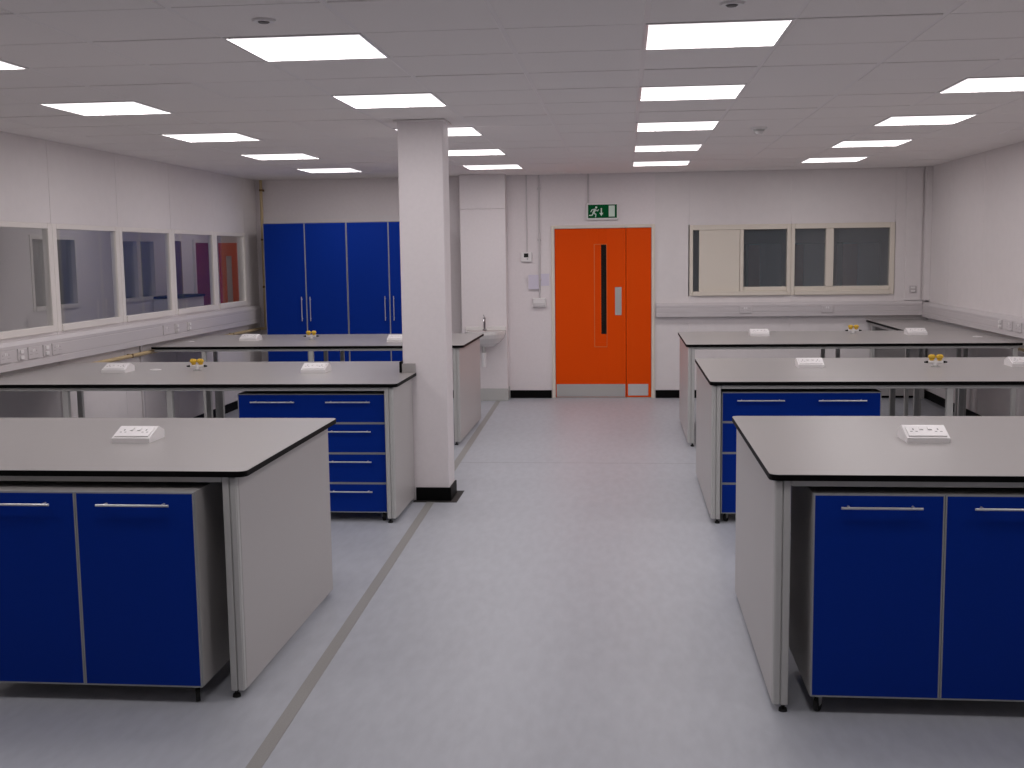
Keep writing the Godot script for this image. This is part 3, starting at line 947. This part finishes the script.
func build_wall_fittings() -> void:
	# dado trunking
	var dep := 0.075
	var st := ns()
	prism(st, trunk_profile(0.965, 1.175, dep), Vector3.RIGHT, Vector3.UP, V(XL + 0.0015, 0, DB + 0.02), Vector3(0, 0, -(13.56 - DB - 0.02)))
	var t1 := thing("cable_trunking", "white cable trunking running under the windows of the glazed wall", "cable trunking", V(XL, 0.965, 9), "white wall trunking")
	part("channel", st, M.trunk, t1)
	st = ns()
	prism(st, trunk_profile(0.985, 1.155, dep), Vector3.BACK, Vector3.UP, V(0.385, 0, DW - 0.0015), Vector3(XR - dep - 0.388, 0, 0))
	var t2 := thing("cable_trunking", "white cable trunking under the hatch and corner windows", "cable trunking", V(2, 0.985, DW), "white wall trunking")
	part("channel", st, M.trunk, t2)
	st = ns()
	prism(st, trunk_profile(0.965, 1.14, dep), Vector3.LEFT, Vector3.UP, V(XR - 0.0015, 0, DB + 0.02), Vector3(0, 0, -(DW - DB - 0.022)))
	var t3 := thing("cable_trunking", "white cable trunking running along the windowless wall", "cable trunking", V(XR, 0.965, 9), "white wall trunking")
	part("channel", st, M.trunk, t3)
	var nl := Vector3.RIGHT
	var xl := XL + dep
	for q in [[7.72, 0, "double socket on the glazed-wall trunking, first of the near cluster"], [7.93, 1, "raised white outlet on the glazed-wall trunking between two double sockets"], [8.11, 0, "double socket on the glazed-wall trunking between two raised outlets"], [8.30, 1, "raised white outlet on the glazed-wall trunking, beside the last near double socket"], [8.47, 0, "double socket on the glazed-wall trunking, last of the near cluster"], [10.62, 0, "double socket on the glazed-wall trunking above the bench before the cupboards"], [10.88, 1, "raised white outlet on the trunking next to the double socket before the cupboards"], [11.2, 1, "raised white outlet on the trunking standing furthest along the glazed wall"]]:
		wall_plate("trunking_socket", q[2], Vector3(xl, 1.075, -q[0]), nl, 0.146 if q[1] == 0 else 0.08, 0.09, q[1], "sockets on the wall trunking")
	for q in [[1.44, "double socket on the trunking below the hatch window"], [2.39, "double socket on the trunking below the two-pane corner window"]]:
		wall_plate("trunking_socket", q[1], V(q[0], 1.07, DW - dep), Vector3.BACK, 0.146, 0.088, 0, "sockets on the wall trunking")
	for q in [[10.86, 1, "raised white outlet on the windowless-wall trunking"], [10.62, 0, "double socket beside the raised outlet on the windowless-wall trunking"], [10.38, 0, "double socket second along from the raised outlet on the windowless-wall trunking"]]:
		wall_plate("trunking_socket", q[2], V(XR - dep, 1.06, q[0]), Vector3.LEFT, 0.146 if q[1] == 0 else 0.08, 0.088, q[1], "sockets on the wall trunking")

	# yellow gas pipes
	var gp := thing("gas_pipe", "pale yellow gas pipe down the corner by the blue cupboards and along the glazed wall", "pipe", V(-4.46, 0, 13.66))
	st = ns()
	tube(st, [V(-4.43, H - 0.004, 13.66), V(-4.43, 0.885, 13.66), V(XL + 0.04, 0.885, 13.6), V(XL + 0.04, 0.885, 4.4)], 0.018)
	part("pipe", st, M.gas_pipe, gp)
	for y in [2.58, 1.98, 1.40]:
		part("pipe_clip", one(-4.448, -4.412, y - 0.012, y + 0.012, 13.642, DW - 0.0015, 0.002), M.brass, gp)
	for d in [9.9, 11.1, 12.6, 8.2]:
		part("pipe_clip", one(XL + 0.0015, XL + 0.058, 0.867, 0.903, d - 0.011, d + 0.011, 0.002), M.brass, gp)
	var gp2 := thing("gas_pipe", "pale yellow gas pipe low on the windowless wall", "pipe", V(XR - 0.04, 0, 10))
	st = ns()
	tube(st, [V(XR - 0.04, 0.86, 11.8), V(XR - 0.04, 0.86, 4.4)], 0.014)
	part("pipe", st, M.gas_pipe, gp2)
	for d in [5.6, 8.0, 9.4, 11.0]:
		part("pipe_clip", one(XR - 0.058, XR - 0.0015, 0.842, 0.878, d - 0.011, d + 0.011, 0.002), M.brass, gp2)
	# short white drops from the trunking to the benches
	solo("cable_drop", one(XL + 0.002, XL + 0.022, 0.0, 0.964, 10.16, 10.2, 0.004), M.trunk, "narrow white cable drop beside the bench before the tall cupboards", "cable drop")
	solo("cable_drop", one(XR - 0.022, XR - 0.002, 0.0, 0.964, 10.12, 10.16, 0.004), M.trunk, "narrow white cable drop on the windowless wall beside a bench end", "cable drop")

	# exit sign
	var sx0 := -0.447
	var sx1 := -0.063
	var sy0 := 2.156
	var sy1 := 2.356
	var ds := DW - 0.045
	var ex := thing("exit_sign", "green running-man exit sign with an arrow above the orange door", "exit sign", V(-0.255, 2.156, DW))
	part("case", one(sx0, sx1, sy0, sy1, ds, DW - 0.001, 0.006), M.white_plastic, ex)
	var fg := part("green_face", one(sx0 + 0.02, sx1 - 0.02, sy0 + 0.022, sy1 - 0.02, ds - 0.002, ds + 0.001), M.green, ex)
	var pm := ns()
	pictogram(pm, ds - 0.0035)
	sub("pictogram", pm, M.sign_white, fg)
	var cd := ns()
	rng(cd, -0.436, -0.414, sy1, H, DW - 0.016, DW - 0.001, 0.002)
	var c1 := solo("conduit", cd, M.trunk, "white conduit from the ceiling down to the exit sign", "conduit", "white wall conduits")
	c1.name = "conduit"
	st = ns()
	rng(st, -1.177, -1.161, 1.79, H, DW - 0.014, DW - 0.001, 0.002)
	solo("conduit", st, M.trunk, "thin white conduit from the ceiling down to the thermostat", "conduit", "white wall conduits")
	var ct := thing("conduit", "round white conduit from the ceiling down to the switch box", "conduit", V(-1.018, 1.228, DW), "white wall conduits")
	st = ns()
	cyl(st, V(-1.018, 1.228, DW - 0.016), V(-1.018, H, DW - 0.016), 0.0105, 0.0105, 10)
	part("tube", st, M.trunk, ct)
	for y in [2.54, 1.93, 1.45]:
		part("saddle", one(-1.038, -0.998, y - 0.012, y + 0.012, DW - 0.03, DW - 0.001, 0.003), M.trunk, ct)

	# thermostat
	var th := thing("thermostat", "small white thermostat with a dark display left on the wall by the conduit", "thermostat", V(-1.177, 1.66, DW))
	th.set_meta("label", "small white thermostat with a dark display at the end of a conduit")
	part("case", one(-1.245, -1.108, 1.665, 1.785, DW - 0.035, DW - 0.001, 0.006), M.white_plastic, th)
	part("display", one(-1.205, -1.152, 1.72, 1.768, DW - 0.037, DW - 0.0349, 0.0005), M.screen, th)
	part("button", one(-1.17, -1.155, 1.69, 1.712, DW - 0.038, DW - 0.0349, 0.001), M.frame, th)
	# paper notices and switch box
	solo("paper_notice", one(-1.155, -1.03, 1.335, 1.51, DW - 0.034, DW - 0.032), M.paper, "pale lilac paper notice behind the conduit, the longer one", "paper notice", "paper notices by the door")
	solo("paper_notice", one(-1.006, -0.905, 1.375, 1.52, DW - 0.004, DW - 0.002), M.paper, "pale lilac paper notice between conduit and orange door, the shorter one", "paper notice", "paper notices by the door")
	var sb := thing("switch_box", "white switch box on the wall below the paper notices", "switch box", V(-1.024, 1.117, DW))
	part("case", one(-1.105, -0.943, 1.117, 1.228, DW - 0.045, DW - 0.001, 0.005), M.white_plastic, sb)
	part("cover", one(-1.098, -0.95, 1.16, 1.222, DW - 0.052, DW - 0.0449, 0.003), M.white_plastic, sb)
	part("lower_cover", one(-1.098, -0.95, 1.123, 1.15, DW - 0.05, DW - 0.0449, 0.002), M.trunk, sb)
	wall_plate("wall_socket", "single white plate on the casing in the far corner", V(3.38, 1.29, DW - 0.021), Vector3.BACK, 0.08, 0.08, 1, "")

	# wash basin
	var bd := DW - 0.27
	var ba := thing("wash_basin", "white ceramic wash basin on the wall casing", "wash basin", V(-1.65, 0.62, bd))
	st = ns()
	basin(st, Vector3(-1.655, 0.855, -bd), 0.245, 0.36, 0.19)
	part("bowl", st, M.ceramic, ba)
	part("upstand", one(-1.90, -1.41, 0.855, 0.90, bd - 0.02, bd - 0.0005, 0.004), M.ceramic, ba)
	st = ns()
	cyl(st, V(-1.665, 0.68, bd - 0.15), V(-1.665, 0.60, bd - 0.15), 0.022, 0.022, 12)
	part("waste", st, M.brushed, ba)
	st = ns()
	cyl(st, V(-1.665, 0.60, bd - 0.15), V(-1.665, 0.575, bd - 0.15), 0.03, 0.03, 14)
	cyl(st, V(-1.665, 0.575, bd - 0.15), V(-1.665, 0.43, bd - 0.15), 0.028, 0.026, 14)
	tube(st, [V(-1.665, 0.55, bd - 0.15), V(-1.665, 0.55, bd - 0.001)], 0.016)
	part("bottle_trap", st, M.white_plastic, ba)
	var tp := thing("basin_tap", "slim chrome tap standing on the wash basin", "tap", V(-1.662, 0.865, bd - 0.06))
	st = ns()
	cyl(st, V(-1.662, 0.856, bd - 0.06), V(-1.662, 0.875, bd - 0.06), 0.026, 0.024, 14)
	cyl(st, V(-1.662, 0.875, bd - 0.06), V(-1.662, 1.0, bd - 0.06), 0.014, 0.013, 12)
	part("body", st, M.chrome, tp)
	st = ns()
	tube(st, [V(-1.662, 0.985, bd - 0.06), V(-1.662, 0.99, bd - 0.13), V(-1.662, 0.965, bd - 0.145)], 0.010)
	part("spout", st, M.chrome, tp)
	st = ns()
	cyl(st, V(-1.662, 1.0, bd - 0.06), V(-1.662, 1.012, bd - 0.06), 0.017, 0.017, 12)
	tube(st, [V(-1.662, 1.012, bd - 0.06), V(-1.667, 1.045, bd - 0.10)], 0.006)
	part("lever", st, M.chrome, tp)

	# ceiling fittings
	var de := thing("smoke_detector", "white smoke detector with a dark base on the ceiling", "smoke detector", V(1.03, H, 8.94))
	st = ns()
	cyl(st, V(1.03, H - 0.018, 8.94), V(1.03, H - 0.001, 8.94), 0.06, 0.062, 20)
	part("base", st, M.white_plastic, de)
	st = ns()
	cyl(st, V(1.03, H - 0.034, 8.94), V(1.03, H - 0.0181, 8.94), 0.035, 0.045, 20)
	part("chamber", st, M.frame, de)
	st = ns()
	cyl(st, V(1.03, H - 0.052, 8.94), V(1.03, H - 0.0341, 8.94), 0.022, 0.036, 20)
	part("cap", st, M.white_plastic, de)
	for q in [[-1.421, 4.50, "round white ceiling sensor in the line passing the column"], [0.41, 4.49, "round white ceiling sensor in the line over the aisle"]]:
		var x: float = q[0]
		var d: float = q[1]
		var cs := thing("ceiling_sensor", q[2], "ceiling sensor", V(x, H, d), "round ceiling sensors")
		st = ns()
		cyl(st, V(x, H - 0.008, d), V(x, H - 0.0005, d), 0.042, 0.048, 24)
		part("rim", st, M.white_plastic, cs)
		st = ns()
		cyl(st, V(x, H - 0.013, d), V(x, H - 0.0081, d), 0.018, 0.024, 18)
		part("lens", st, M.bar, cs)

# a bowl wall-hung basin: half-oval plan, c on the wall at rim height
func basin(st: SurfaceTool, c: Vector3, hw: float, reach: float, depth: float) -> void:
	var n := 18
	var rings := [[1.0, 0.0], [1.0, -0.035], [0.93, -0.08], [0.74, -0.14], [0.46, -0.185], [0.2, -depth]]
	var inner := [[0.9, 0.0], [0.86, -0.03], [0.72, -0.085], [0.4, -0.12], [0.0, -0.13]]
	var pt := func(k: int, f: float, y: float) -> Vector3:
		var a := PI * k / n
		return c + Vector3(-cos(a) * hw * f, y, pow(sin(a), 0.75) * reach * f)
	for k in n:
		for i in rings.size() - 1:
			var a: Array = rings[i]
			var b: Array = rings[i + 1]
			var p0: Vector3 = pt.call(k, a[0], a[1])
			var out: Vector3 = (p0 - c) * Vector3(1, 0, 1) + Vector3(0, -0.1, 0)
			quad(st, p0, pt.call(k + 1, a[0], a[1]), pt.call(k + 1, b[0], b[1]), pt.call(k, b[0], b[1]), out)
		quad(st, pt.call(k, 1.0, 0.0), pt.call(k + 1, 1.0, 0.0), pt.call(k + 1, 0.9, 0.0), pt.call(k, 0.9, 0.0), Vector3.UP)
		for i in inner.size() - 1:
			var a: Array = inner[i]
			var b: Array = inner[i + 1]
			var p0: Vector3 = pt.call(k, a[0], a[1])
			quad(st, p0, pt.call(k + 1, a[0], a[1]), pt.call(k + 1, b[0], b[1]), pt.call(k, b[0], b[1]), (c - p0) * Vector3(1, 0, 1) + Vector3(0, 0.1, 0))
		quad(st, pt.call(k, 0.2, -depth), pt.call(k + 1, 0.2, -depth), c + Vector3(0, -depth, 0), c + Vector3(0, -depth, 0), Vector3.DOWN)

func stroke(st: SurfaceTool, a: Vector2, b: Vector2, w: float, d: float) -> void:
	var t := (b - a).normalized()
	var p := Vector2(-t.y, t.x) * w * 0.5
	var poly: Array = []
	for k in 5:
		poly.append(b + p.rotated(-PI * k / 4.0))
	for k in 5:
		poly.append(a - p.rotated(-PI * k / 4.0))
	prism(st, poly, Vector3.RIGHT, Vector3.UP, V(0, 0, d), Vector3(0, 0, -0.0014))

func pictogram(st: SurfaceTool, d: float) -> void:
	# running figure
	var o := Vector2(-0.355, 2.253)
	var f := func(x: float, y: float) -> Vector2:
		return o + Vector2(x, y)
	var head: Array = []
	for k in 14:
		head.append(o + Vector2(0.026, 0.05) + Vector2(cos(TAU * k / 14), sin(TAU * k / 14)) * 0.0135)
	prism(st, head, Vector3.RIGHT, Vector3.UP, V(0, 0, d), Vector3(0, 0, -0.0014))
	stroke(st, f.call(0.012, 0.024), f.call(-0.008, -0.016), 0.026, d)
	stroke(st, f.call(0.014, 0.026), f.call(0.04, 0.008), 0.011, d)
	stroke(st, f.call(0.04, 0.008), f.call(0.052, 0.024), 0.010, d)
	stroke(st, f.call(0.004, 0.03), f.call(-0.026, 0.022), 0.011, d)
	stroke(st, f.call(-0.026, 0.022), f.call(-0.038, 0.0), 0.010, d)
	stroke(st, f.call(-0.004, -0.018), f.call(0.022, -0.03), 0.014, d)
	stroke(st, f.call(0.022, -0.03), f.call(0.018, -0.062), 0.012, d)
	stroke(st, f.call(-0.012, -0.018), f.call(-0.024, -0.042), 0.014, d)
	stroke(st, f.call(-0.024, -0.042), f.call(-0.055, -0.043), 0.012, d)
	# arrow pointing down
	var ax := -0.268
	prism(st, [Vector2(ax - 0.007, 2.235), Vector2(ax + 0.007, 2.235), Vector2(ax + 0.007, 2.295), Vector2(ax - 0.007, 2.295)], Vector3.RIGHT, Vector3.UP, V(0, 0, d), Vector3(0, 0, -0.0014))
	prism(st, [Vector2(ax, 2.2), Vector2(ax + 0.024, 2.238), Vector2(ax - 0.024, 2.238)], Vector3.RIGHT, Vector3.UP, V(0, 0, d), Vector3(0, 0, -0.0014))
	# doorway
	prism(st, [Vector2(-0.18, 2.193), Vector2(-0.108, 2.193), Vector2(-0.108, 2.323), Vector2(-0.18, 2.323)], Vector3.RIGHT, Vector3.UP, V(0, 0, d), Vector3(0, 0, -0.0014))

# ------------------------------------------------------------------ sockets and taps standing on the benches
func build_bench_top_things() -> void:
	var s := make_socket_box("white sloping socket box on the two-door-cabinet bench, glazed-wall side", V(-2.24, HB, 4.885))
	var list := [
		[1.305, 4.955, "white sloping socket box on the two-door-cabinet bench, windowless-wall side"],
		[-3.745, 7.94, "white sloping socket box between gas tap and glazed wall on the notched bench"],
		[-2.23, 7.9, "white sloping socket box between gas tap and column on the notched bench"],
		[-3.745, 10.955, "white sloping socket box on the glazed-wall half of the bench before the cupboards"],
		[-2.20, 10.75, "white sloping socket box half behind the column, on the bench before the cupboards"],
		[1.322, 8.14, "white sloping socket box over the four drawers, windowless-wall side"],
		[2.79, 8.16, "white sloping socket box beyond the gas tap, on the four-drawer bench, windowless-wall side"],
		[1.325, 11.215, "white sloping socket box near the aisle on the bench without cabinet, windowless-wall side"],
		[2.825, 11.225, "white sloping socket box between gas tap and windowless wall, on the cabinet-less bench"]]
	for q in list:
		copy(s, "socket_box", q[2], V(q[0], HB, q[1]))
	var g := make_gas_tap("double gas tap with yellow levers on the bench notched round the column", V(-3.165, HB, 8.1))
	for q in [[-3.14, 11.12, "double gas tap with yellow levers in front of the tall blue cupboards"], [2.19, 8.2, "double gas tap with yellow levers on the four-drawer bench, windowless-wall side"], [2.26, 11.45, "double gas tap with yellow levers on the cabinet-less bench, windowless-wall side"]]:
		copy(g, "gas_tap", q[2], V(q[0], HB, q[1]))
	for q in [[-3.51, 8.15, "flat white cap on the notched bench beside the gas tap"], [-4.33, 10.92, "flat white cap on the bench before the cupboards, against the glazed wall"], [3.3, 10.95, "flat white cap on the cabinet-less bench, against the windowless wall"]]:
		var st := ns()
		cyl(st, V(q[0], HB, q[1]), V(q[0], HB + 0.004, q[1]), 0.045, 0.043, 22)
		cyl(st, V(q[0], HB + 0.004, q[1]), V(q[0], HB + 0.007, q[1]), 0.03, 0.028, 18)
		solo("cable_grommet", st, M.white_plastic, q[2], "cable grommet", "flat white caps on the worktops")
